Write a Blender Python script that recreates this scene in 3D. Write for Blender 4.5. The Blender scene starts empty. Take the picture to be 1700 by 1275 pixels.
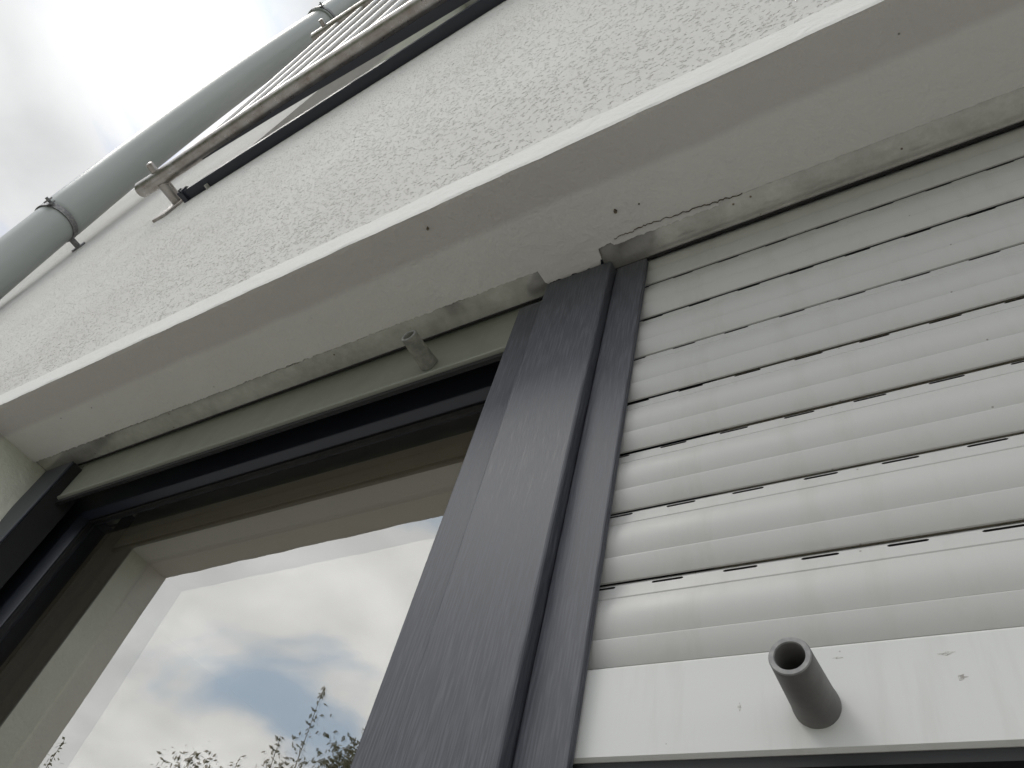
import bpy, bmesh, math, random
import numpy as np
from mathutils import Vector, Matrix, noise

random.seed(7)
rng = np.random.default_rng(7)
scene = bpy.context.scene
COL = scene.collection
S = 0.61          # metres per working unit
H = 1.75          # height of the camera above the ground
def W(x, y, z): return (x*S, y*S, z*S + H)

# ------------------------------------------------------------------ camera
cam_d = bpy.data.cameras.new('camera')
cam = bpy.data.objects.new('camera', cam_d); COL.objects.link(cam)
right = Vector((.8504, .4819, .2110)); down = Vector((-.2616, .7353, -.6251)); fwd = Vector((-.4564, .4764, .7514))
fwd.normalize(); right = (right - fwd*right.dot(fwd)).normalized(); up = (-fwd).cross(right).normalized()
M = Matrix((right, up, -fwd)).transposed().to_4x4()
M.translation = Vector((0, 0, H))
cam.matrix_world = M
cam_d.sensor_width = 36.0
cam_d.lens = 36.0*1264.0/1700.0
cam_d.clip_start = 0.01; cam_d.clip_end = 3000
scene.camera = cam

# ------------------------------------------------------------------ world, sun, exposure
SUN = Vector((-.47, -.36, .80)).normalized()
GLOW = Vector((-.60, -.05, .79)).normalized()      # the thin bright cloud near the top left
sun_el = math.asin(SUN.z); sun_az = math.atan2(SUN.x, SUN.y)
world = bpy.data.worlds.new('World'); scene.world = world; world.use_nodes = True
nt = world.node_tree; nt.nodes.clear()
def N(t, **kw):
    n = nt.nodes.new(t)
    for k, v in kw.items(): setattr(n, k, v)
    return n
def L(a, b): nt.links.new(a, b)
def math_(op, a=None, b=None, c=None, clamp=False):
    n = N('ShaderNodeMath', operation=op); n.use_clamp = clamp
    for i, v in enumerate((a, b, c)):
        if v is None: continue
        if isinstance(v, (int, float)): n.inputs[i].default_value = v
        else: L(v, n.inputs[i])
    return n.outputs[0]
def maprange(v, a, b, c, d, smooth=True):
    n = N('ShaderNodeMapRange'); n.interpolation_type = 'SMOOTHSTEP' if smooth else 'LINEAR'
    L(v, n.inputs['Value'])
    for k, x in zip(('From Min', 'From Max', 'To Min', 'To Max'), (a, b, c, d)): n.inputs[k].default_value = x
    return n.outputs['Result']
out = N('ShaderNodeOutputWorld'); bg = N('ShaderNodeBackground'); L(bg.outputs[0], out.inputs[0])
sky = N('ShaderNodeTexSky', sky_type='NISHITA'); sky.sun_disc = False
sky.sun_elevation = sun_el; sky.sun_rotation = sun_az
tc = N('ShaderNodeTexCoord')
sep = N('ShaderNodeSeparateXYZ'); L(tc.outputs['Generated'], sep.inputs[0])
zz = math_('ADD', math_('MAXIMUM', sep.outputs[2], 0.0), 0.22)
cmb = N('ShaderNodeCombineXYZ')
L(math_('DIVIDE', sep.outputs[0], zz), cmb.inputs[0]); L(math_('DIVIDE', sep.outputs[1], zz), cmb.inputs[1])
def nz(scale, detail, rough, off, dist=0.0):
    m = N('ShaderNodeMapping'); m.inputs['Location'].default_value = off; L(cmb.outputs[0], m.inputs[0])
    n = N('ShaderNodeTexNoise'); n.inputs['Scale'].default_value = scale; n.inputs['Detail'].default_value = detail
    n.inputs['Roughness'].default_value = rough; n.inputs['Distortion'].default_value = dist
    L(m.outputs[0], n.inputs['Vector']); return n.outputs['Fac']
cover = nz(1.9, 7, .55, (2.750, 1.820, 0), .4)
tone = nz(3.2, 6, .5, (7.950, 4.520, 0), .3)
dot = N('ShaderNodeVectorMath', operation='DOT_PRODUCT'); L(tc.outputs['Generated'], dot.inputs[0]); dot.inputs[1].default_value = GLOW
glow = maprange(dot.outputs['Value'], 0.984, 1.0, 0.0, 1.0)
glow2 = maprange(dot.outputs['Value'], 0.2, 1.0, 0.0, 1.0)
cov = maprange(cover, .375, .505, 0.0, 1.0)
cov = math_('MAXIMUM', math_('MULTIPLY_ADD', cov, 0.78, 0.20), math_('MULTIPLY', glow, 1.0), clamp=True)
val = math_('MULTIPLY_ADD', tone, 0.58, 0.20)
val = math_('MULTIPLY', val, maprange(math_('MULTIPLY', sep.outputs[1], -1.0), 0.05, 0.55, 1.0, 1.75))
val = math_('ADD', val, math_('MULTIPLY', glow, 0.35))
val = math_('ADD', val, math_('MULTIPLY', glow2, 0.06))
cc = N('ShaderNodeCombineColor')
L(math_('MULTIPLY', val, 0.995), cc.inputs[0]); L(val, cc.inputs[1]); L(math_('MULTIPLY', val, 1.0), cc.inputs[2])
skm = N('ShaderNodeVectorMath', operation='SCALE'); L(sky.outputs[0], skm.inputs[0]); skm.inputs['Scale'].default_value = 0.11
skl = N('ShaderNodeVectorMath', operation='MINIMUM'); L(skm.outputs[0], skl.inputs[0]); skl.inputs[1].default_value = (.36, .50, .68)
mixc = N('ShaderNodeMix', data_type='RGBA'); L(cov, mixc.inputs[0]); L(skl.outputs[0], mixc.inputs[6]); L(cc.outputs[0], mixc.inputs[7])
L(mixc.outputs[2], bg.inputs[0]); bg.inputs[1].default_value = 1.0

sd = bpy.data.lights.new('sun', 'SUN'); sd.energy = 1.0; sd.angle = math.radians(24); sd.color = (1, .96, .9)
so = bpy.data.objects.new('sun', sd); COL.objects.link(so)
so.rotation_euler = SUN.to_track_quat('Z', 'Y').to_euler(); so.location = (-6, -3, 9)

scene.view_settings.view_transform = 'Standard'; scene.view_settings.look = 'None'
scene.view_settings.exposure = 0.5; scene.view_settings.gamma = 1.0; scene.view_settings.use_curve_mapping = False
scene.cycles.max_bounces = 10; scene.cycles.transparent_max_bounces = 16

# ------------------------------------------------------------------ materials
class Mat:
    def __init__(s, name, col, rough=.6, spec=.5, metal=0.0):
        s.m = bpy.data.materials.new(name); s.m.use_nodes = True; s.t = s.m.node_tree
        s.b = s.t.nodes['Principled BSDF']; s.o = s.t.nodes['Material Output']
        s.b.inputs['Base Color'].default_value = (*col, 1); s.b.inputs['Roughness'].default_value = rough
        s.b.inputs['Metallic'].default_value = metal; s.b.inputs['Specular IOR Level'].default_value = spec
        s.co = s.n('ShaderNodeTexCoord').outputs['Object']
    def n(s, t, **kw):
        n = s.t.nodes.new(t)
        for k, v in kw.items(): setattr(n, k, v)
        return n
    def l(s, a, b): s.t.links.new(a, b)
    def noise(s, scale, detail=4, rough=.5, stretch=None, dist=0):
        n = s.n('ShaderNodeTexNoise'); n.inputs['Scale'].default_value = scale; n.inputs['Detail'].default_value = detail
        n.inputs['Roughness'].default_value = rough; n.inputs['Distortion'].default_value = dist
        if stretch:
            m = s.n('ShaderNodeMapping'); m.inputs['Scale'].default_value = stretch; s.l(s.co, m.inputs[0]); s.l(m.outputs[0], n.inputs['Vector'])
        else: s.l(s.co, n.inputs['Vector'])
        return n.outputs['Fac']
    def mr(s, v, a, b, c=0.0, d=1.0):
        n = s.n('ShaderNodeMapRange'); s.l(v, n.inputs['Value'])
        for k, x in zip(('From Min', 'From Max', 'To Min', 'To Max'), (a, b, c, d)): n.inputs[k].default_value = x
        return n.outputs['Result']
    def math(s, op, a, b):
        n = s.n('ShaderNodeMath', operation=op)
        for i, v in enumerate((a, b)):
            if isinstance(v, (int, float)): n.inputs[i].default_value = v
            else: s.l(v, n.inputs[i])
        return n.outputs[0]
    def mix(s, fac, c1, c2, blend='MIX'):
        n = s.n('ShaderNodeMix', data_type='RGBA', blend_type=blend)
        if isinstance(fac, (int, float)): n.inputs[0].default_value = fac
        else: s.l(fac, n.inputs[0])
        for i, c in ((6, c1), (7, c2)):
            if isinstance(c, tuple): n.inputs[i].default_value = (*c, 1)
            else: s.l(c, n.inputs[i])
        return n.outputs[2]
    def color(s, c): s.l(c, s.b.inputs['Base Color']); return s
    def rough(s, r): s.l(r, s.b.inputs['Roughness']); return s
    def bump(s, h, strength=.3, dist=.001):
        n = s.n('ShaderNodeBump'); n.inputs['Strength'].default_value = strength; n.inputs['Distance'].default_value = dist
        s.l(h, n.inputs['Height']); s.l(n.outputs[0], s.b.inputs['Normal']); return s
    def disp(s, h, scale, mid=0.0):
        n = s.n('ShaderNodeDisplacement'); n.inputs['Scale'].default_value = scale; n.inputs['Midlevel'].default_value = mid
        s.l(h, n.inputs['Height']); s.l(n.outputs[0], s.o.inputs['Displacement']); s.m.displacement_method = 'BOTH'; return s
    def specks(s, scale, thr, col, base):
        v = s.n('ShaderNodeTexVoronoi'); v.inputs['Scale'].default_value = scale; v.inputs['Randomness'].default_value = 1
        s.l(s.co, v.inputs['Vector'])
        pick = s.mr(s.noise(scale*.31, 2), .56, .60)
        f = s.math('MULTIPLY', s.mr(v.outputs['Distance'], thr, thr*.6), pick)
        return s.mix(f, base, col)

# rough scratched render
m = Mat('rough_render', (.66, .645, .62), .92, .2)
p2 = m.noise(420, 2, .5); big = m.noise(5, 4, .6)
wob = m.n('ShaderNodeTexNoise'); wob.inputs['Scale'].default_value = 260; wob.inputs['Detail'].default_value = 2; m.l(m.co, wob.inputs['Vector'])
wv = m.n('ShaderNodeVectorMath', operation='MULTIPLY_ADD'); m.l(wob.outputs['Color'], wv.inputs[0]); wv.inputs[1].default_value = (.0065, .0065, .0065); m.l(m.co, wv.inputs[2])
mp = m.n('ShaderNodeMapping'); mp.inputs['Scale'].default_value = (.8, 1, 1.1); m.l(wv.outputs[0], mp.inputs[0])
vo = m.n('ShaderNodeTexVoronoi'); vo.inputs['Scale'].default_value = 205; m.l(mp.outputs[0], vo.inputs['Vector'])
size = m.mr(m.noise(130, 1, .5), .3, .7, .10, .42)
dens = m.mr(big, .3, .7, -.05, .06)
edge = m.math('SUBTRACT', vo.outputs['Distance'], m.math('ADD', size, dens))
pit = m.mr(edge, -.03, .12)
hgt = m.math('ADD', m.math('MULTIPLY', pit, 1.0), m.math('MULTIPLY', p2, .3))
m.disp(hgt, .00095, .9)
tint = m.mix(m.mr(m.noise(2.2, 5, .6), .35, .7), (.605, .59, .57), (.68, .67, .655))
tint = m.mix(m.mr(pit, 1.0, 0.0, 0, .22), tint, (.42, .40, .36))  # pits darkened in colour to deepen their shade
m.color(tint); M_RENDER = m.m
def plaster(name, c1, c2, depth=.0006, band=False):
    m = Mat(name, c1, .9, .25)
    a = m.noise(42, 5, .6, (1, 1, 1), .5); b = m.noise(190, 4, .6); c = m.noise(9, 3, .5)
    h = m.math('ADD', m.math('ADD', a, m.math('MULTIPLY', b, .45)), m.math('MULTIPLY', c, 1.5))
    m.disp(h, depth*2.6, 1.4)
    col = m.mix(m.mr(m.noise(3.5, 6, .65), .35, .72), c1, c2)
    if band:      # the corner bead strip was plastered in a slightly browner mortar
        ps = m.n('ShaderNodeNewGeometry'); sx = m.n('ShaderNodeSeparateXYZ'); m.l(ps.outputs['Position'], sx.inputs[0])
        wob = m.math('MULTIPLY', m.noise(8, 4, .6), .012)
        col = m.mix(m.mr(m.math('ADD', sx.outputs[1], wob), .2225, .2290, 1, 0), col, (.53, .51, .485))
    m.color(m.specks(34, .045, (.16, .15, .12), col)); return m.m
M_TRIM = plaster('trim_plaster', (.75, .745, .725), (.72, .715, .69), .0005)
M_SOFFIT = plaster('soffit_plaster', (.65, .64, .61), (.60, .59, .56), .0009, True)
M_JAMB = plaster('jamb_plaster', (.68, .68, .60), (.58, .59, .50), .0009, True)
M_BROKEN = plaster('broken_plaster', (.58, .565, .51), (.48, .47, .41), .0014)

m = Mat('crack_dust', (.10, .085, .06), 1, .1); M_CRACK = m.m
m = Mat('dirt_fleck', (.14, .115, .08), 1, .1); m.color(m.mix(m.mr(m.noise(900, 3), .4, .6), (.05, .04, .03), (.22, .19, .14))); M_FLECK = m.m
# grey enamelled cover strip
m = Mat('cover_strip', (.33, .33, .31), .3, .5, .65)
g = m.noise(22, 7, .72); col = m.mix(m.mr(g, .35, .7), (.84, .83, .78), (.52, .51, .475))
m.color(m.specks(90, .12, (.2, .15, .1), col)); m.rough(m.mr(m.noise(25, 4, .6), .3, .7, .08, .20)); m.bump(m.noise(160, 4, .6), .1, .0004); M_STRIP = m.m
def lacquer(name, c, c2, rough=.33):
    m = Mat(name, c, rough, .5)
    col = m.mix(m.mr(m.noise(7, 5, .6, (.25, 1, 1.6)), .35, .7), c, c2)
    dust = m.mr(m.noise(1.0, 5, .65, (70, 70, 9)), .50, .72, 0, .28)
    col = m.mix(dust, col, (c[0]*.72, c[1]*.70, c[2]*.66))
    col = m.specks(27, .022, (.16, .14, .12), col)
    m.color(m.specks(80, .055, (.25, .23, .21), col)); m.rough(m.mr(m.noise(20, 4, .6), .3, .7, rough-.05, rough+.12))
    m.bump(m.noise(60, 3, .5, (.2, 1, 1)), .05, .0006); return m.m
M_SLAT = lacquer('slat_lacquer', (.50, .495, .48), (.47, .465, .45), .46)
M_BAR = lacquer('bar_lacquer', (.60, .60, .585), (.57, .57, .555), .42)
M_BARG = lacquer('greenish_bar_lacquer', (.25, .26, .215), (.21, .22, .185), .42)
# anthracite foil with wood grain
m = Mat('anthracite_foil', (.05, .05, .06), .4, .55)
gr = m.noise(1.0, 3, .6, (900, 900, 42), .05); g2 = m.noise(1.0, 2, .5, (420, 420, 20))
hh = m.math('ADD', gr, m.math('MULTIPLY', g2, .25))
col = m.mix(m.mr(gr, .42, .70), (.040, .042, .054), (.096, .099, .117))
m.color(m.specks(40, .03, (.2, .2, .2), col)); m.rough(m.mr(gr, .3, .7, .46, .60)); m.bump(hh, .15, .0003); M_ANTH = m.m
m = Mat('anthracite_aluminium', (.028, .032, .045), .38, .5)
m.bump(m.noise(400, 3, .6), .08, .0004); M_DARK = m.m
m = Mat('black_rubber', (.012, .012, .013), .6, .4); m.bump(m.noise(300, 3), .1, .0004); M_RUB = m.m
m = Mat('slot_shadow_metal', (.06, .055, .055), .7, .3); M_SLOT = m.m
m = Mat('grey_plastic', (.10, .097, .096), .48, .4)
m.color(m.mix(m.mr(m.noise(70, 5, .6), .4, .7), (.12, .116, .114), (.165, .16, .153))); m.bump(m.noise(500, 3), .2, .0004); M_TUBE = m.m
m = Mat('aged_grey_plastic', (.2, .2, .18), .5, .4)
m.color(m.mix(m.mr(m.noise(90, 5, .6), .4, .7), (.17, .17, .15), (.30, .29, .25))); m.bump(m.noise(500, 3), .2, .0004); M_TUBE2 = m.m
m = Mat('scuff', (.4, .38, .35), .7, .3); m.color(m.mix(m.mr(m.noise(900, 4, .7), .4, .6), (.57, .565, .55), (.30, .28, .26))); M_SCUFF = m.m
m = Mat('cut_plastic', (.24, .24, .24), .6, .4); m.color(m.mix(m.mr(m.noise(300, 4), .4, .7), (.22, .22, .22), (.32, .32, .31))); M_CUT = m.m
m = Mat('stainless', (.42, .40, .38), .32, .5, .85)
m.color(m.mix(m.mr(m.noise(20, 6, .7), .4, .7), (.45, .43, .41), (.27, .23, .20))); m.rough(m.mr(m.noise(60, 4), .3, .7, .24, .42)); M_STEEL = m.m
m = Mat('baluster_steel', (.62, .61, .59), .4, .5, .5); m.bump(m.noise(80, 3), .05, .0004); M_BAL = m.m
m = Mat('pipe_plastic', (.36, .385, .375), .36, .5)
m.color(m.mix(m.mr(m.noise(6, 5, .6, (1, 1, .3)), .35, .7), (.345, .37, .36), (.385, .40, .385))); m.bump(m.noise(30, 3), .05, .001); M_PIPE = m.m
m = Mat('galvanised_clamp', (.2, .2, .21), .45, .5, .5); m.color(m.mix(m.mr(m.noise(120, 4), .4, .7), (.16, .16, .17), (.28, .27, .26))); M_CLAMP = m.m
m = Mat('room_paint', (.78, .74, .66), .9, .2); m.bump(m.noise(80, 3), .1, .001); M_ROOM = m.m
m = Mat('bark', (.10, .075, .05), .9, .2); m.bump(m.noise(30, 5, .6, (1, 1, .2)), .6, .01); M_BARK = m.m
m = Mat('leaf', (.06, .09, .03), .55, .4)
m.color(m.mix(m.mr(m.noise(3, 4), .3, .7), (.055, .07, .025), (.12, .12, .055))); M_LEAF = m.m
m = Mat('paving', (.30, .29, .27), .85, .3)
v = m.n('ShaderNodeTexBrick'); v.inputs['Scale'].default_value = 2.2; v.inputs['Mortar Size'].default_value = .012
v.inputs['Color1'].default_value = (.47, .455, .43, 1); v.inputs['Color2'].default_value = (.42, .405, .38, 1); v.inputs['Mortar'].default_value = (.12, .11, .1, 1)
m.l(m.co, v.inputs['Vector']); m.color(v.outputs['Color']); m.bump(m.noise(60, 4), .2, .002); M_PAVE = m.m
m = Mat('lawn', (.07, .10, .035), .9, .2); m.color(m.mix(m.mr(m.noise(1.5, 8, .7), .35, .65), (.05, .08, .025), (.10, .12, .05))); m.bump(m.noise(40, 5), .6, .02); M_LAWN = m.m

def glass(name, refl, tint):
    mt = bpy.data.materials.new(name); mt.use_nodes = True; t = mt.node_tree; t.nodes.clear()
    o = t.nodes.new('ShaderNodeOutputMaterial'); mx = t.nodes.new('ShaderNodeMixShader')
    tr = t.nodes.new('ShaderNodeBsdfTransparent'); tr.inputs[0].default_value = (*tint, 1)
    gl = t.nodes.new('ShaderNodeBsdfGlossy'); gl.inputs['Roughness'].default_value = 0.0; gl.inputs[0].default_value = (.97, .98, .97, 1)
    fr = t.nodes.new('ShaderNodeFresnel'); fr.inputs[0].default_value = 1.5
    tcn = t.nodes.new('ShaderNodeTexCoord'); nn = t.nodes.new('ShaderNodeTexNoise'); nn.inputs['Scale'].default_value = 3.0; nn.inputs['Detail'].default_value = 1
    bp = t.nodes.new('ShaderNodeBump'); bp.inputs['Strength'].default_value = .02; bp.inputs['Distance'].default_value = .002
    t.links.new(tcn.outputs['Object'], nn.inputs['Vector']); t.links.new(nn.outputs['Fac'], bp.inputs['Height']); t.links.new(bp.outputs[0], gl.inputs['Normal'])
    ad = t.nodes.new('ShaderNodeMath'); ad.operation = 'MULTIPLY_ADD'; ad.inputs[1].default_value = 1.0; ad.inputs[2].default_value = refl; ad.use_clamp = True
    # the surface mirrors from its outer side only: each pane is a closed 4 mm slab
    ge = t.nodes.new('ShaderNodeNewGeometry'); iv = t.nodes.new('ShaderNodeMath'); iv.operation = 'SUBTRACT'; iv.inputs[0].default_value = 1.0
    ml = t.nodes.new('ShaderNodeMath'); ml.operation = 'MULTIPLY'; t.links.new(ge.outputs['Backfacing'], iv.inputs[1])
    t.links.new(iv.outputs[0], ml.inputs[0]); t.links.new(ad.outputs[0], ml.inputs[1])
    t.links.new(fr.outputs[0], ad.inputs[0]); t.links.new(ml.outputs[0], mx.inputs[0]); t.links.new(tr.outputs[0], mx.inputs[1]); t.links.new(gl.outputs[0], mx.inputs[2])
    t.links.new(mx.outputs[0], o.inputs[0]); return mt
M_GLASS1 = glass('coated_glass', .28, (.92, .90, .88))
M_GLASS2 = glass('inner_glass', .28, (.9, .9, .9))

# ------------------------------------------------------------------ helpers
WL = {}            # world location of every object we make (metres)
def thing(name, base, label, cat, group=None):
    o = bpy.data.objects.new(name, None); COL.objects.link(o); o.empty_display_size = .05
    loc = Vector(W(*base)); o.location = loc; WL[o] = loc
    o['label'] = label; o['category'] = cat
    if group: o['group'] = group
    return o
def mesh(name, V, F, mat, parent=None, smooth=None, raw=False, mats=None, fm=None):
    base = WL[parent] if parent else Vector((0, 0, 0))
    me = bpy.data.meshes.new(name)
    A = np.asarray(V, dtype=float)
    if not raw: A = A*S + np.array([0, 0, H])
    A = A - np.array(base)
    if isinstance(F, np.ndarray):
        n = len(F); me.vertices.add(len(A)); me.vertices.foreach_set('co', A.ravel())
        me.loops.add(n*4); me.loops.foreach_set('vertex_index', F.ravel().astype(np.int32))
        me.polygons.add(n); me.polygons.foreach_set('loop_start', np.arange(0, n*4, 4, dtype=np.int32))
        me.update(calc_edges=True)
    else:
        me.from_pydata([tuple(a) for a in A], [], F); me.update()
    for mm in (mats or [mat]): me.materials.append(mm)
    if fm is not None: me.polygons.foreach_set('material_index', fm)
    if smooth is not None:
        me.shade_smooth()
        if smooth < 180: me.set_sharp_from_angle(angle=math.radians(smooth))
    o = bpy.data.objects.new(name, me); COL.objects.link(o)
    if parent: o.parent = parent
    WL[o] = base.copy()
    return o
def bevel(o, w=.0015, seg=2):
    b = o.modifiers.new('bevel', 'BEVEL'); b.width = w; b.segments = seg; b.limit_method = 'ANGLE'; b.angle_limit = math.radians(30); return o
class MB:
    def __init__(s): s.V = []; s.F = []
    def add(s, V, F):
        k = len(s.V); s.V += [tuple(v) for v in V]; s.F += [tuple(i+k for i in f) for f in F]; return s
    def box(s, x0, x1, y0, y1, z0, z1):
        V = [(x, y, z) for x in (x0, x1) for y in (y0, y1) for z in (z0, z1)]
        return s.add(V, [(0, 1, 3, 2), (4, 6, 7, 5), (0, 4, 5, 1), (2, 3, 7, 6), (0, 2, 6, 4), (1, 5, 7, 3)])
    def prism_x(s, prof, x0, x1, cap=True):       # prof: (y, z) loop
        n = len(prof); V = [(x0, y, z) for y, z in prof] + [(x1, y, z) for y, z in prof]
        F = [(i, (i+1) % n, n+(i+1) % n, n+i) for i in range(n)]
        if cap: F += [tuple(range(n))[::-1], tuple(range(n, 2*n))]
        return s.add(V, F)
    def prism_z(s, prof, z0, z1):                 # prof: (x, y) loop
        n = len(prof); V = [(x, y, z0) for x, y in prof] + [(x, y, z1) for x, y in prof]
        return s.add(V, [(i, (i+1) % n, n+(i+1) % n, n+i) for i in range(n)] + [tuple(range(n))[::-1], tuple(range(n, 2*n))])
    def tube(s, pts, rad, n=24, cap=True):
        pts = [Vector(p) for p in pts]; rad = rad if isinstance(rad, (list, tuple)) else [rad]*len(pts)
        k = len(s.V); rings = []
        ref = None
        for i, p in enumerate(pts):
            d = (pts[min(i+1, len(pts)-1)] - pts[max(i-1, 0)])
            if d.length < 1e-9: d = pts[-1]-pts[0]
            d.normalize()
            if ref is None: ref = d.orthogonal().normalized()
            a = (ref - d*ref.dot(d)).normalized(); b = d.cross(a); ref = a
            rings.append(len(s.V))
            for j in range(n):
                t = 2*math.pi*j/n; s.V.append(tuple(p + (a*math.cos(t) + b*math.sin(t))*rad[i]))
        for q in range(len(pts)-1):
            for j in range(n):
                s.F.append((rings[q]+j, rings[q]+(j+1) % n, rings[q+1]+(j+1) % n, rings[q+1]+j))
        if cap:
            s.F.append(tuple(rings[0]+j for j in range(n))[::-1]); s.F.append(tuple(rings[-1]+j for j in range(n)))
        return s
    def build(s, name, mat, parent=None, smooth=None, bev=None):
        o = mesh(name, s.V, s.F, mat, parent, smooth)
        if bev: bevel(o, bev)
        return o
def struct(o): o['kind'] = 'structure'; return o

def wall_y(x, z):
    # the old rendered wall is slightly out of true towards the upper right
    a = np.clip((np.asarray(x)+2.35)/1.57, 0, 1.7); b = np.clip((np.asarray(z)-1.1)/1.4, 0, 1.0)
    return .293 - .052*a*b
def grid(x0, x1, z0, z1, stepx, stepz, fn):
    nx = max(2, int(round((x1-x0)/stepx))+1); nz_ = max(2, int(round((z1-z0)/stepz))+1)
    X, Z = np.meshgrid(np.linspace(x0, x1, nx), np.linspace(z0, z1, nz_))
    V = fn(X, Z).reshape(-1, 3)
    i = np.arange((nx-1)*(nz_-1)); r = i//(nx-1); c = i % (nx-1); a = r*nx+c
    return V, np.stack([a, a+1, a+nx+1, a+nx], 1)
def multi(parts):
    Vs, Fs, k = [], [], 0
    for V, F in parts: Vs.append(V); Fs.append(F+k); k += len(V)
    return np.concatenate(Vs), np.concatenate(Fs)

# ------------------------------------------------------------------ ground
GZ = -H/S
g = mesh('ground', [(-400, -400, GZ), (400, -400, GZ), (400, 400, GZ), (-400, 400, GZ)], [(0, 1, 2, 3)], M_LAWN); struct(g)
g = mesh('pavement', [(-14, -7, GZ+.008), (10, -7, GZ+.008), (10, .6, GZ+.008), (-14, .6, GZ+.008)], [(0, 1, 2, 3)], M_PAVE); struct(g)

# ------------------------------------------------------------------ the house
XL = -4.9         # building corner
XJ = -1.835       # left window jamb
XR = 1.10         # right window jamb
OX0, OX1, OZ0, OZ1 = -2.2, .9, 2.53, 6.1     # upper window opening
house = thing('house', (0, .45, GZ), 'white rendered house wall with shaded window reveal and grey framed windows below a juliet balcony', 'house')
def wfn(X, Z): return np.stack([X, wall_y(X, Z), Z], -1)
near = grid(-2.75, .35, 1.066, 2.0, .0031, .0031, wfn)
parts = [near,
         grid(-2.75, .35, 2.0, OZ0, .0042, .0042, wfn),
         grid(XL, -2.75, 1.066, 4.2, .0065, .008, wfn),
         grid(-2.75, OX0, OZ0, 4.2, .0065, .008, wfn),
         grid(XL, OX0, 4.2, 9.2, .03, .05, wfn),
         grid(.35, 3.2, 1.066, OZ0, .02, .02, wfn),
         grid(OX1, 3.2, OZ0, 9.2, .05, .05, wfn),
         grid(OX0, OX1, OZ1, 9.2, .05, .05, wfn),
         grid(XL, -1.93, GZ, 1.066, .012, .012, wfn),
         grid(1.2, 3.2, GZ, 1.066, .03, .03, wfn)]
V, F = multi(parts); F = F[:, ::1]
r_ = mesh('rendered_wall', V, F, M_RENDER, house, smooth=180)
# side and back closing of the wall body (the house has depth), low back left open to light the room
b = MB(); b.box(XL+.004, XL+.02, .30, 3.8, GZ, 9.2); b.box(3.18, 3.196, .30, 3.8, GZ, 9.2); b.box(XL+.02, 3.18, 3.78, 3.8, .6, 9.2); b.box(XL+.02, 3.18, .5, 3.8, 9.18, 9.2)
b.build('side_wall', M_TRIM, house)

# smooth trim band round the lower edge of the wall and the reveal corner
def tfn(X, Z):
    e = .0009*np.sin(X*31)+.0006*np.sin(X*83+1)
    zz_ = Z + np.where(Z > 1.06, e, 0) + np.where(Z < 1.004, .0009*np.sin(X*23)+.0007*np.sin(X*61+2), 0)
    return np.stack([X, .2912+0*X + np.where(Z < 1.004, .0012, 0), zz_], -1)
def tfn2(X, Z): return np.stack([X, .2912+0*X, Z], -1)
V, F = multi([grid(-1.93, 1.2, 1.0, 1.069, .0035, .0035, tfn), grid(-1.93, XJ, GZ, 1.0, .02, .02, tfn2), grid(XR, 1.2, GZ, 1.0, .02, .02, tfn2)])
mesh('trim_band', V, F, M_TRIM, house, smooth=180)

# soffit: ragged inner edge where the plaster was broken off along the cover strip
def edge_y(x):
    j = noise.fractal(Vector((x*70, 3.1, 0)), .6, 2.3, 5)*.0022 + noise.noise(Vector((x*9, 9, 0)))*.0016
    if x > -.17: j *= .35
    if -.4555 < x < -.354: return .4765 + j*1.6 - (.008 if x > -.360 else 0)      # the plaster runs on over the post
    return .4505 + j + (0.004 if -.33 < x < -.17 else 0)
ex = np.arange(-1.85, 1.12, .0016); ey = np.array([edge_y(float(x)) for x in ex])
def sfn(X, T):
    e = np.interp(X, ex, ey)
    # the reveal underside runs through over the post, where a dab of plaster reaches the post top
    y = .2925 + (e-.2925)*T
    # rounded outer arris
    z = 1.0 + np.where(T < .012, .0016, 0)
    return np.stack([X, y, z + 0*X], -1)
V, F = grid(-1.85, 1.12, 0, 1, .0018, .028, sfn)
F = F[:, ::-1]
mesh('soffit', V, F, M_SOFFIT, house, smooth=180)
# broken lip: the thin edge face of the plaster, going up to the strip
n = len(ex); V = np.concatenate([np.stack([ex, ey, np.full(n, .9995)], 1), np.stack([ex, ey+.0015, np.full(n, 1.012)], 1)])
i = np.arange(n-1); F = np.stack([i, i+1, i+1+n, i+n], 1)
mesh('broken_lip', V, F, M_BROKEN, house)
# cover strip behind it (underside of the shutter box)
b = MB()
b.box(-1.85, -.4535, .4520, .4995, 1.0050, 1.0085); b.box(-.3580, 1.12, .4520, .4975, 1.0050, 1.0085)
b.build('cover_strip', M_STRIP, house)
b = MB(); b.box(-1.85, -.4535, .4965, .4995, 1.0018, 1.0055); b.box(-.358, 1.12, .4945, .4975, 1.0018, 1.0055)  # black bars standing in for the shaded gap along the strip
b.build('strip_gap_shade', M_RUB, house)
# box that holds the rolled up shutters
b = MB(); b.box(-1.9, 1.16, .43, .436, 1.012, 1.36); b.box(-1.9, 1.16, .436, .66, 1.36, 1.37); b.box(-1.9, 1.16, .62, .626, 1.055, 1.36)
b.box(-.4530, -.3585, .4405, .4965, 1.004, 1.05)
b.build('shutter_box', M_DARK, house)
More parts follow.
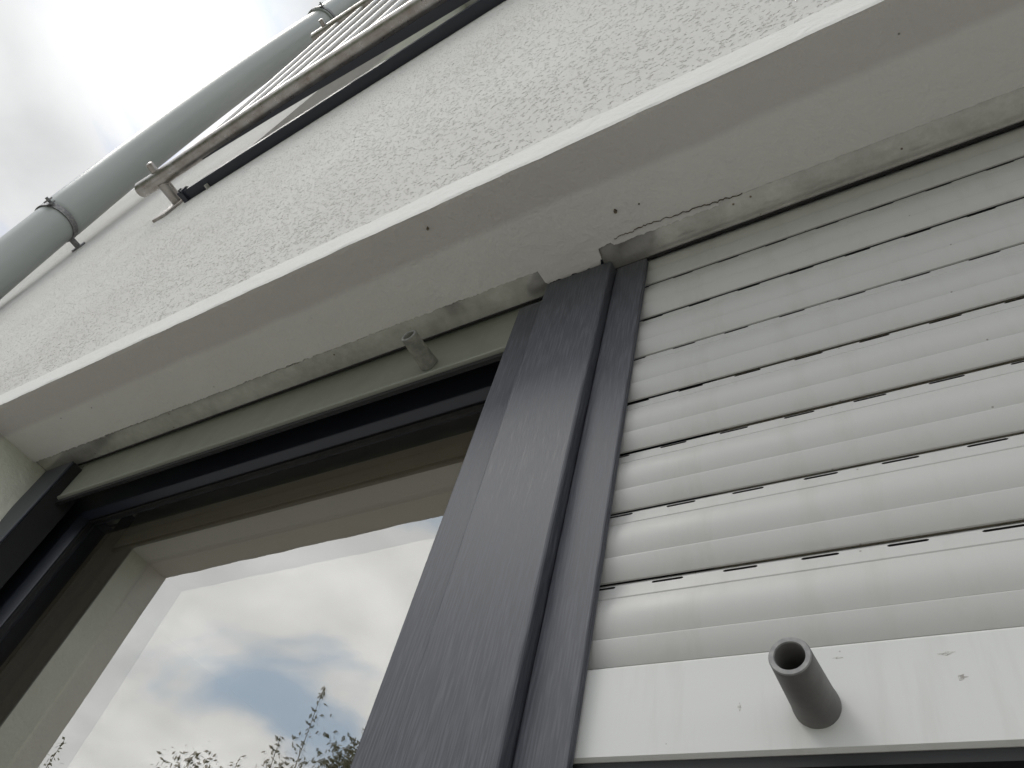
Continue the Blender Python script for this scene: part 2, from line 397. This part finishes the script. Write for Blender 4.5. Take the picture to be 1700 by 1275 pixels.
# hairline crack running along the plaster edge
b = MB(); x = -.325; pts = []
while x < -.135:
    pts.append((x, .4500 - .0075*max(0, 1-abs(x+.27)/.13) + random.uniform(-.0016, .0016))); x += random.uniform(.0018, .0045)
for (xa, ya), (xb, yb) in zip(pts, pts[1:]):
    w = random.uniform(.00015, .00045); b.add([(xa, ya-w, .9972), (xb, yb-w, .9972), (xb, yb+w, .9972), (xa, ya+w, .9972), (xa, ya-w, 1.0), (xb, yb-w, 1.0), (xb, yb+w, 1.0), (xa, ya+w, 1.0)],
        [(3, 2, 1, 0), (0, 1, 5, 4), (1, 2, 6, 5), (2, 3, 7, 6), (3, 0, 4, 7)])
b.build('crack', M_CRACK, house)
# small dirt specks stuck on the soffit
for (x, y, r) in ((-.580, .318, .0022), (-.305, .406, .0026), (-.27, .409, .0010)):
    b = MB(); n = 7
    P = [(x+math.cos(t)*r*random.uniform(.5, 1.1), y+math.sin(t)*r*1.4*random.uniform(.5, 1.1)) for t in [2*math.pi*i/n for i in range(n)]]
    b.add([(px, py, .9965) for px, py in P]+[(px, py, 1.0) for px, py in P], [tuple(range(n))[::-1]]+[(i, (i+1) % n, n+(i+1) % n, n+i) for i in range(n)])
    b.build('dirt_fleck', M_FLECK, house)
# left jamb of the reveal and right jamb
def jfn(Y, Z): return np.stack([XJ + np.clip((Y-.293)/.19, 0, 1)*.072*np.clip((1.0-Z)*4, 0, 1.2), Y, Z], -1)
V, F = grid(.292, .484, -.2, 1.004, .006, .006, jfn); V2, F2 = grid(.292, .484, GZ, -.2, .03, .03, jfn)
V, F = multi([(V, F), (V2, F2)])
mesh('jamb', V, F, M_JAMB, house, smooth=180)
b = MB(); b.box(XR, XR+.01, .293, .62, GZ, 1.0); b.build('jamb', M_JAMB, house)
b = MB(); b.box(-2.0, XJ-.003, .484, .62, GZ, 1.02); b.build('jamb_body', M_JAMB, house)

# post between the two windows
XP0, XP1, YP, YG = -.453, -.342, .474, .489
post = bevel(MB().box(XP0, XP1, YP, .56, GZ, .9955).build('window_post', M_ANTH, house), .0022, 3)

def window(x0, x1, ztop, zbot, transom=None):
    """frame with bead, rubber gasket and a double glazed pair of panes"""
    f = MB(); yf = .572
    f.prism_x([(yf, ztop+.016), (yf, 1.05), (.64, 1.05), (.64, ztop+.004), (.5945, ztop+.004), (.588, ztop+.006)], x0-.12, x1+.12)
    f.prism_z([(x0-.16, yf), (x0-.027, yf), (x0-.006, .588), (x0-.004, .5945), (x0-.004, .64), (x0-.16, .64)], zbot, ztop+.010)
    f.prism_z([(x1+.16, .64), (x1+.004, .64), (x1+.004, .5945), (x1+.006, .588), (x1+.027, yf), (x1+.16, yf)], zbot, ztop+.010)
    f.box(x0-.12, x1+.12, yf+.001, .639, zbot-.14, zbot+.03)
    if transom: f.box(x0+.05, x1-.05, yf-.030, .592, transom[0], transom[1])
    fr = f.build('window_frame', M_DARK, house); bevel(fr, .0012, 2)
    g_ = MB(); g_.box(x0-.0038, x0+.005, .5885, .5942, zbot, ztop-.003); g_.box(x1-.005, x1+.0038, .5885, .5942, zbot, ztop-.003); g_.box(x0-.0038, x1+.0038, .5885, .5942, ztop-.0028, ztop+.0038)
    g_.build('gasket', M_RUB, fr)
    MB().box(x0-.004, x1+.004, .5945, .6005, zbot, ztop).build('pane', M_GLASS1, fr)
    MB().box(x0-.004, x1+.004, .6240, .6300, zbot, ztop).build('pane', M_GLASS2, fr)
    return fr
window(-1.684, -.49, .900, -2.55)
window(-.235, 1.02, .900, -2.55, transom=(-.05, .262))
# pale low room behind the glass, with an unseen back opening added to brighten it
b = MB()
b.box(-1.95, 1.2, 3.6, 3.62, .55, .94); b.box(-1.95, -1.6, 3.6, 3.62, GZ+.02, .55); b.box(.85, 1.2, 3.6, 3.62, GZ+.02, .55); b.box(-1.97, -1.95, .66, 3.6, GZ+.02, .94); b.box(1.2, 1.22, .66, 3.6, GZ+.02, .94)
b.box(-1.95, 1.2, .64, 3.6, .94, .96); b.box(-1.95, 1.2, .64, 3.6, GZ+.012, GZ+.02)
b.build('room', M_ROOM, house)

# upper window behind the juliet balcony
b = MB(); b.box(OX0, OX0+.002, .27, .50, OZ0-.04, OZ1); b.build('upper_reveal', M_JAMB, house)
b = MB(); b.box(OX1, OX1+.002, .24, .50, OZ0-.04, OZ1); b.box(OX0, OX1, .26, .50, OZ1, OZ1+.002); b.build('upper_reveal', M_TRIM, house)
f = MB()
f.box(OX0+.003, OX0+.10, .486, .56, OZ0-.04, OZ1-.002); f.box(OX1-.10, OX1-.003, .486, .56, OZ0-.04, OZ1-.002)
f.box(OX0+.10, OX1-.10, .487, .56, OZ1-.10, OZ1-.002); f.box(OX0+.10, OX1-.10, .487, .56, OZ0-.04, OZ0+.10); f.box(-.72, -.60, .484, .56, OZ0+.10, OZ1-.10)
fr = f.build('window_frame', M_DARK, house, bev=.002)
MB().box(OX0+.10, -.72, .52, .527, OZ0+.1, OZ1-.1).build('pane', M_GLASS1, fr)
MB().box(-.60, OX1-.10, .52, .527, OZ0+.1, OZ1-.1).build('pane', M_GLASS1, fr)
b = MB(); b.box(OX0, OX1, .9, .91, OZ0-.04, OZ1); b.box(OX0, OX1, .56, .9, OZ0-.05, OZ0-.04); b.box(OX0, OX1, .56, .9, OZ1, OZ1+.01); b.build('room', M_ROOM, house)
# sill under it: a folded aluminium sheet with a drip edge and end caps
xs = np.linspace(-2.33, 1.0, 24); V = []; F = []
zs = 2.515
for x in xs:
    yw = float(wall_y(x, zs)); fy = yw - .040
    V += [(x, yw+.01, zs), (x, fy+.006, zs-.004), (x, fy, zs-.006), (x, fy-.001, zs+.034), (x, fy+.012, zs+.044), (x, yw+.2, zs+.072)]
n6 = 6
for i in range(len(xs)-1):
    for j in range(n6): a = i*n6+j; b2 = i*n6+(j+1) % n6; F.append((a, b2, b2+n6, a+n6))
F += [tuple(range(6))[::-1], tuple((len(xs)-1)*6+j for j in range(6))]
sill = mesh('window_sill', V, F, M_DARK, house, smooth=25)
yw = float(wall_y(-2.33, zs))
b = MB(); b.prism_x([(yw+.004, zs-.012), (yw-.046, zs-.014), (yw-.049, zs+.03), (yw-.03, zs+.062), (yw+.01, zs+.075)], -2.352, -2.326)
b.tube([(-2.34, yw-.03, zs-.004), (-2.325, yw-.052, zs-.022), (-2.30, yw-.055, zs-.03)], .0035, 8)
b.build('end_cap', M_DARK, sill, bev=.0012)

# eaves far above
b = MB(); b.box(-4.6, 3.4, .10, .29, 9.0, 9.25); b.box(-4.6, 3.4, .29, 4.0, 9.21, 9.45)
b.build('roof', M_DARK, house, bev=.004)
b = MB(); n = 10; prof = [(.0+.09*math.cos(math.pi+math.pi*i/n), 9.33+.10*math.sin(math.pi+math.pi*i/n)) for i in range(n+1)] + [(.085, 9.33)] + [(.0+.08*math.cos(-math.pi*i/n), 9.33+.09*math.sin(-math.pi*i/n)) for i in range(n+1)]
b.prism_x(prof, -4.45, 3.3); b.build('gutter', M_PIPE, house, smooth=35)

# ------------------------------------------------------------------ roller shutters
P = .0869; YS = .505
GAPS = [.3397 + P*k for k in range(0, 8)]
x0s, x1s = -.42, 1.16
SP, SLN = .0645, .0295
prof_top = [(.0095, .004), (.0062, -.0002), (.0040, -.0030)]
prof_mid = [(.0034, -.0057), (.0004, -.0180), (.0009, -.0192), (.0000, -.0200)]
nb = 12
bulge = [(-.0004-.0042*math.sin(math.pi*t/nb)**.9 if 0 < t < nb else -.0004, -.0203-(.0600-.0203)*t/nb) for t in range(nb+1)]
prof_low = [(.0010, -.0606), (.0006, -.0616), (-.0020, -.0622), (-.0044, -.0632), (-.0046, -.0646), (.0032, -.0836), (.0038, -.0846), (.0056, -.0848)]
DARKF = set()
def slat_mesh():
    b = MB()
    def strip(pr):
        n = len(pr); V = [(x0s, YS+y, z) for y, z in pr]+[(x1s, YS+y, z) for y, z in pr]
        b.add(V, [(i, i+1, n+i+1, n+i) for i in range(n-1)])
    strip(prof_top); strip(prof_mid+bulge+prof_low)
    # row of light slots: a pocket for each, solid between them
    (ya, za), (yb, zb) = prof_top[-1], prof_mid[0]
    xs_ = [x0s]; x = -.4+.010
    while x+SLN < x1s: xs_ += [x, x+SLN]; x += SP
    xs_.append(x1s)
    for i in range(len(xs_)-1):
        xa, xb = xs_[i], xs_[i+1]
        A, B, C, D = (xa, YS+ya, za), (xb, YS+ya, za), (xb, YS+yb, zb), (xa, YS+yb, zb)
        if i % 2 == 0: b.add([A, B, C, D], [(3, 2, 1, 0)])
        else:
            r = .0012; zm = (za+zb)/2
            O = [(xa, zm), (xa+r*.4, za-.0006), (xa+r*1.5, za), (xb-r*1.5, za), (xb-r*.4, za-.0006), (xb, zm), (xb-r*.4, zb+.0006), (xb-r*1.5, zb), (xa+r*1.5, zb), (xa+r*.4, zb+.0006)]
            yy = lambda z: YS+ya+(yb-ya)*(za-z)/(za-zb)
            V = [(x_, yy(z_), z_) for x_, z_ in O]+[(x_, YS+.016, z_) for x_, z_ in O]
            n = len(O); DARKF.update(range(len(b.F), len(b.F)+n+1)); b.add(V, [(j, j+n, (j+1) % n+n, (j+1) % n) for j in range(n)]+[tuple(range(n, 2*n))])
            cor = [(xa, YS+ya, za), (xa, YS+yb, zb), (xb, YS+ya, za), (xb, YS+yb, zb)]
            k = len(b.V); b.V += V[:n]+cor
            b.F += [(k+n, k+2, k+1, k+0), (k+n+1, k+0, k+9, k+8), (k+n+2, k+5, k+4, k+3), (k+n+3, k+7, k+6, k+5)]
    return b
sh = thing('roller_shutter', (.4, YS, .2605), 'closed light grey roller shutter with rows of slotted slats at right of the dark post', 'roller shutter', 'roller shutters under the lintel')
b = slat_mesh(); V = np.array(b.V); V[:, 2] += GAPS[1]
proto = mesh('slat', V, b.F, None, sh, smooth=32, mats=[M_SLAT, M_SLOT], fm=[1 if i in DARKF else 0 for i in range(len(b.F))])
phase = [0.0, .0085, -.004, .012, .0005, .017, -.009, .006]
base_off = (-.248+.4-.010) % SP
proto.location.x = (base_off)*S
for k in range(2, 9):
    c = proto.copy(); COL.objects.link(c); c.parent = sh
    c.location = ((base_off+phase[k-1])*S, random.uniform(-.0004, .0004), (k-1)*P*S)
# slide bar at the bottom
zt, zb_ = .3368, .2612
pb = [(YS-.0045, zt-.002), (YS-.0030, zt), (YS+.010, zt), (YS+.010, zb_), (YS-.0010, zb_), (YS-.0045, zb_+.0022)]
bar = MB().prism_x(pb, -.42, 1.16).build('bottom_bar', M_BAR, sh, smooth=30)
MB().box(-.42, 1.16, YS-.0005, YS+.010, zb_-.008, zb_-.0006).build('rubber_seal', M_RUB, sh)
for (mx_, mz_, w_, h_, seed_) in ((-.031, .3220, .0065, .0016, 1), (-.026, .3045, .0035, .0028, 2), (-.168, .2950, .0016, .0035, 3), (-.098, .3260, .0060, .0008, 4)):
    random.seed(seed_); n = 11
    P_ = [(mx_+math.cos(t)*w_*random.uniform(.3, 1.1), mz_+math.sin(t)*h_*random.uniform(.3, 1.1)) for t in [2*math.pi*i/n for i in range(n)]]
    mesh('scuff_mark', [(px, YS-.0046, pz_) for px, pz_ in P_]+[(px, YS-.0044, pz_) for px, pz_ in P_], [tuple(range(n))]+[((i+1) % n, i, n+i, n+(i+1) % n) for i in range(n)], M_SCUFF, bar)
def stopper(parent, cx, cz, y0, y1, mat):
    b = MB(); n = 40
    rings = [(y0, .0158), (y0-.004, .0158), (y0-.010, .0152), (y1+.004, .0137), (y1+.001, .0136), (y1, .0130), (y1, .0101), (y1+.0012, .0096), (y0-.012, .0092)]
    V = []
    for y, r in rings:
        for j in range(n):
            t = 2*math.pi*j/n; w = 1+.012*noise.noise(Vector((math.cos(t)*1.5, math.sin(t)*1.5, y*40)))
            V.append((cx+(y-y1)*.0, y, 0)); V[-1] = (cx+r*w*math.cos(t), y, cz+r*w*math.sin(t))
    F = []
    for q in range(len(rings)-1):
        for j in range(n): F.append((q*n+j, q*n+(j+1) % n, (q+1)*n+(j+1) % n, (q+1)*n+j))
    F.append(tuple((len(rings)-1)*n+j for j in range(n)))
    fm = [1 if 4*n <= i < 7*n else 0 for i in range(len(F))]
    return mesh('stopper_tube', V, F, None, parent, smooth=50, mats=[mat, M_CUT], fm=fm)
stopper(sh, -.1155, .2915, YS-.0045, .440, M_TUBE)
# guide rails
def guide(x0, x1, z1, parent):
    b = MB(); t = .004
    b.box(x0, x1, YG, YG+.006, GZ, z1); b.box(x0, x0+t, YG+.006, .571, GZ, z1); b.box(x1-t, x1, YG+.006, YS-.0065, GZ, z1)
    return b.build('guide_rail', M_ANTH, parent, bev=.0016)
guide(XP1+.0015, -.2922, .9925, sh)
guide(1.03, 1.095, .99, sh)

# second shutter
sh2 = thing('roller_shutter', (-1.1, YS, .8955), 'raised greenish roller shutter, only its bottom bar and stopper tube showing above the left window', 'roller shutter', 'roller shutters under the lintel')
pb = [(YS-.0030, .8962), (YS-.0040, .8985), (YS-.0035, .90), (YS-.0018, .9035), (YS-.0018, 1.06), (YS+.010, 1.06), (YS+.010, .8935), (YS+.006, .8930)]
MB().prism_x(pb, -1.70, -.459).build('bottom_bar', M_BARG, sh2, smooth=28)
MB().box(-1.70, -.459, YS+.0015, YS+.009, .884, .8925).build('rubber_seal', M_RUB, sh2)
stopper(sh2, -.6720, .9230, YS-.0025, .440, M_TUBE2)
guide(-.506, XP0-.0015, .9780, sh2)
b = MB(); b.box(-1.80, -1.690, .474, .480, GZ, .985); b.box(-1.80, -1.796, .480, .571, GZ, .985)
gl = b.build('guide_rail', M_DARK, sh2, bev=.0016)
MB().box(-1.698, -1.691, .4805, .540, GZ, .984).build('channel_shade', M_RUB, gl)  # black slab in place of the shaded open shutter channel

# ------------------------------------------------------------------ downpipe
dp = thing('downpipe', (-3.7, .17, GZ), 'thick grey green rain downpipe clamped to the far left edge of the wall', 'downpipe')
pz = np.polyfit([2.633, 3.084, 4.033, 5.4, 6.785], [.150, .134, .092, .064, .060], 2)
def py_(z): return float(np.polyval(pz, min(max(z, 1.2), 6.0))) if z < 6.0 else float(np.polyval(pz, 6.0))
MB().tube([(-3.7, py_(z), z) for z in (GZ, 0, 1.2, 2.0, 2.633, 3.0, 3.22)], .104, 48).build('pipe', M_PIPE, dp, smooth=40)
zz_l = [3.10, 3.105, 3.13, 3.3]+list(np.linspace(3.5, 6.78, 22))
MB().tube([(-3.7, py_(z), z) for z in zz_l], [.106, .110, .112, .112]+list(np.linspace(.111, .121, 22)), 48).build('pipe', M_PIPE, dp, smooth=40)
MB().tube([(-3.7, py_(7), 6.72), (-3.7, py_(7), 7.05), (-3.7, .04, 7.35), (-3.7, .02, 8.3), (-3.7, .01, 8.9), (-3.7, 0, 9.24)], [.136, .136, .13, .125, .125, .125], 40).build('elbow', M_PIPE, dp, smooth=40)
def clamp(y, z, r, wy):
    b = MB(); n = 48
    ring = [(r+.001, -.018), (r+.006, -.018), (r+.006, .018), (r+.001, .018)]
    V = [(-3.7+q*math.cos(2*math.pi*j/n), y+q*math.sin(2*math.pi*j/n), z+dz+(-.05)*0) for j in range(n) for q, dz in ring]
    F = [(j*4+k, j*4+(k+1) % 4, ((j+1) % n)*4+(k+1) % 4, ((j+1) % n)*4+k) for j in range(n) for k in range(4)]
    b.add(V, F)
    c = b.build('pipe_clamp', M_CLAMP, dp, smooth=40)
    # ears with the screw, and the wall stud with its plate
    e = MB(); ex_ = -3.7+(r+.004)*math.cos(-1.0); ey_ = y+(r+.004)*math.sin(-1.0)
    e.box(ex_-.004, ex_+.030, ey_-.022, ey_-.014, z-.018, z+.018); e.box(ex_-.004, ex_+.030, ey_-.002, ey_+.006, z-.018, z+.018)
    e.tube([(ex_+.016, ey_-.034, z), (ex_+.016, ey_+.018, z)], .008, 8)
    e.build('screw', M_CLAMP, c)
    s_ = MB(); s_.tube([(-3.7, y+r, z), (-3.7, wy-.006, z)], .016, 14); s_.tube([(-3.7, wy-.010, z), (-3.7, wy+.004, z)], .042, 20)
    s_.build('wall_stud', M_CLAMP, c, smooth=40)
clamp(py_(3.08), 3.08, .105, .293)
clamp(py_(7), 6.76, .137, .293)

# ------------------------------------------------------------------ juliet balcony railing
rl = thing('balcony_railing', (-1.2, .16, 2.6), 'stainless steel juliet balcony railing with upright bars in front of the upper window', 'railing')
def ry(x):   # bottom rail plan line
    return float(np.interp(x, [-2.6, -2.475, -1.718, -1.096, .9], [.176, .174, .148, .136, .12]))
def ty(x): return float(np.interp(x, [-2.6, -2, .9], [.084, .078, .07]))
ZB, ZT = 2.60, 4.50
MB().tube([(-2.585, ry(-2.585), ZB)]+[(x, ry(x), ZB) for x in np.linspace(-2.5, .95, 18)], .0330, 28).build('bottom_rail', M_STEEL, rl, smooth=40)
MB().tube([(x, ty(x), ZT) for x in np.linspace(-2.56, .95, 10)], .034, 28).build('top_rail', M_STEEL, rl, smooth=40)
b = MB(); xs = np.linspace(-2.2, .9, 16); V = []; F = []
for x in xs:
    q = min(1, (x+2.2)/1.1)
    V += [(x, ry(x)+.012, ZB-.02), (x, ry(x)+.030+.030*q, ZB-.02), (x, ry(x)+.030+.030*q, ZB+.02), (x, ry(x)+.012, ZB+.02)]
for i in range(15):
    for j in range(4): F.append((i*4+j, i*4+(j+1) % 4, i*4+4+(j+1) % 4, i*4+4+j))
F += [(3, 2, 1, 0), (60, 61, 62, 63)]
mesh('lower_bar', V, F, M_DARK, rl)
bal = None
x = -2.36
while x < .9:
    b = MB().tube([(x, ry(x)-.004, ZB+.02), (x, (ry(x)+ty(x))/2, (ZB+ZT)/2), (x, ty(x), ZT)], .0125, 12)
    b.build('baluster', M_BAL, rl, smooth=40); x += .19
def bracket(x, yr, z, wy, r):
    b = MB(); b.tube([(x, yr+.02, z-.004), (x, wy-.004, z-.004)], r, 20)
    o = b.build('bracket', M_STEEL, rl, smooth=40)
    b = MB(); b.box(x-.035, x+.045, wy-.012, wy+.004, z-.16, z+.10); b.build('base_plate', M_STEEL, o, bev=.002)
    b = MB(); b.tube([(x, yr-.03, z), (x, yr-.060, z+.002), (x, yr-.068, z+.002), (x, yr-.072, z+.002)], [.017, .017, .014, .004], 14)
    b.build('cap_bolt', M_STEEL, o, smooth=40)
bracket(-2.46, ry(-2.46), ZB, float(wall_y(-2.46, ZB)), .026)
bracket(-2.46, ty(-2.46), ZT, float(wall_y(-2.46, ZT)), .026)
bracket(.87, ry(.87), ZB, float(wall_y(.87, ZB)), .026)
bracket(.87, ty(.87), ZT, float(wall_y(.87, ZT)), .026)

# ------------------------------------------------------------------ trees in the garden, seen mirrored in the glass
def leaf(V, F, p, sz):
    d = Vector((random.gauss(0, 1), random.gauss(0, 1), random.gauss(0, 1)-.2)).normalized(); s_ = d.orthogonal().normalized()
    s_.rotate(Matrix.Rotation(random.uniform(0, 6.28), 3, d)); k = len(V); p = Vector(p)
    V += [p, p+d*sz*.5+s_*sz*.24, p+d*sz, p+d*sz*.5-s_*sz*.24]; F.append((k, k+1, k+2, k+3))
def tree(x, y, h, rad, shoots, nleaf, label, seed):
    random.seed(seed)
    o = bpy.data.objects.new('garden_tree', None); COL.objects.link(o); o.location = (x, y, 0); WL[o] = Vector((x, y, 0))
    o['label'] = label; o['category'] = 'tree'; o['group'] = 'trees in the garden mirrored in the window'
    b = MB(); V = []; F = []
    b.tube([(x, y, 0), (x+.05, y, h*.25), (x-.04, y+.03, h*.5), (x, y, h*.8)], [.11, .09, .06, .02], 10)
    ends = []
    for i in range(38):
        a = random.uniform(0, 6.28); z0 = h*random.uniform(.3, .75); r = rad*random.uniform(.45, 1.0); z1 = min(h*.98, z0+h*random.uniform(.08, .33))
        k = math.sqrt(max(.15, 1-((z1/h-.62)/.42)**2)); e = Vector((x+r*k*math.cos(a), y+r*k*math.sin(a), z1))
        mid = (Vector((x, y, z0))+e)/2+Vector((0, 0, -.08)); b.tube([(x, y, z0), mid, e], [.03, .018, .006], 6); ends += [e, mid, (mid+e)/2]
    for (dx, dy, zt_) in shoots:
        s0 = Vector((x+dx*.8, y+dy, h*.78)); s1 = Vector((x+dx, y+dy, zt_)); b.tube([s0, (s0+s1)/2+Vector((.03, 0, 0)), s1], [.012, .008, .003], 5)
        L_ = (s1-s0).length; n = int(L_*120)
        for i in range(n):
            t = i/n; p = s0+(s1-s0)*t; spread = .16*(1-t)+.02
            if random.random() < .35+.65*(1-t): leaf(V, F, p+Vector((random.gauss(0, spread), random.gauss(0, spread), random.gauss(0, .03))), random.uniform(.05, .085))
        for i in range(4): leaf(V, F, s1+Vector((0, 0, -.05*i)), .08)
    for i in range(nleaf):
        e = random.choice(ends); leaf(V, F, e+Vector((random.gauss(0, .17), random.gauss(0, .17), random.gauss(0, .15))), random.uniform(.05, .085))
    mesh('trunk', [tuple(v) for v in b.V], b.F, M_BARK, o, smooth=60, raw=True)
    mesh('crown', [tuple(v) for v in V], F, M_LEAF, o, raw=True)
tree(-6.60, -5.35, 5.02, 1.0, [(-.60, 0, 5.98), (-.85, .1, 5.3), (.35, 0, 5.4)], 30000, 'leafy garden tree with a long thin upright shoot, mirrored low in the window glass', 11)
tree(-8.35, -5.3, 4.84, .85, [(.3, 0, 5.1)], 20000, 'leafy garden tree mirrored left of the one with the tall shoot', 12)
tree(-12.1, -5.2, 5.0, .8, [(.2, 0, 5.45), (-.4, .1, 5.35)], 5000, 'slim garden tree whose twig tips are mirrored in the lower left corner of the glass', 13)
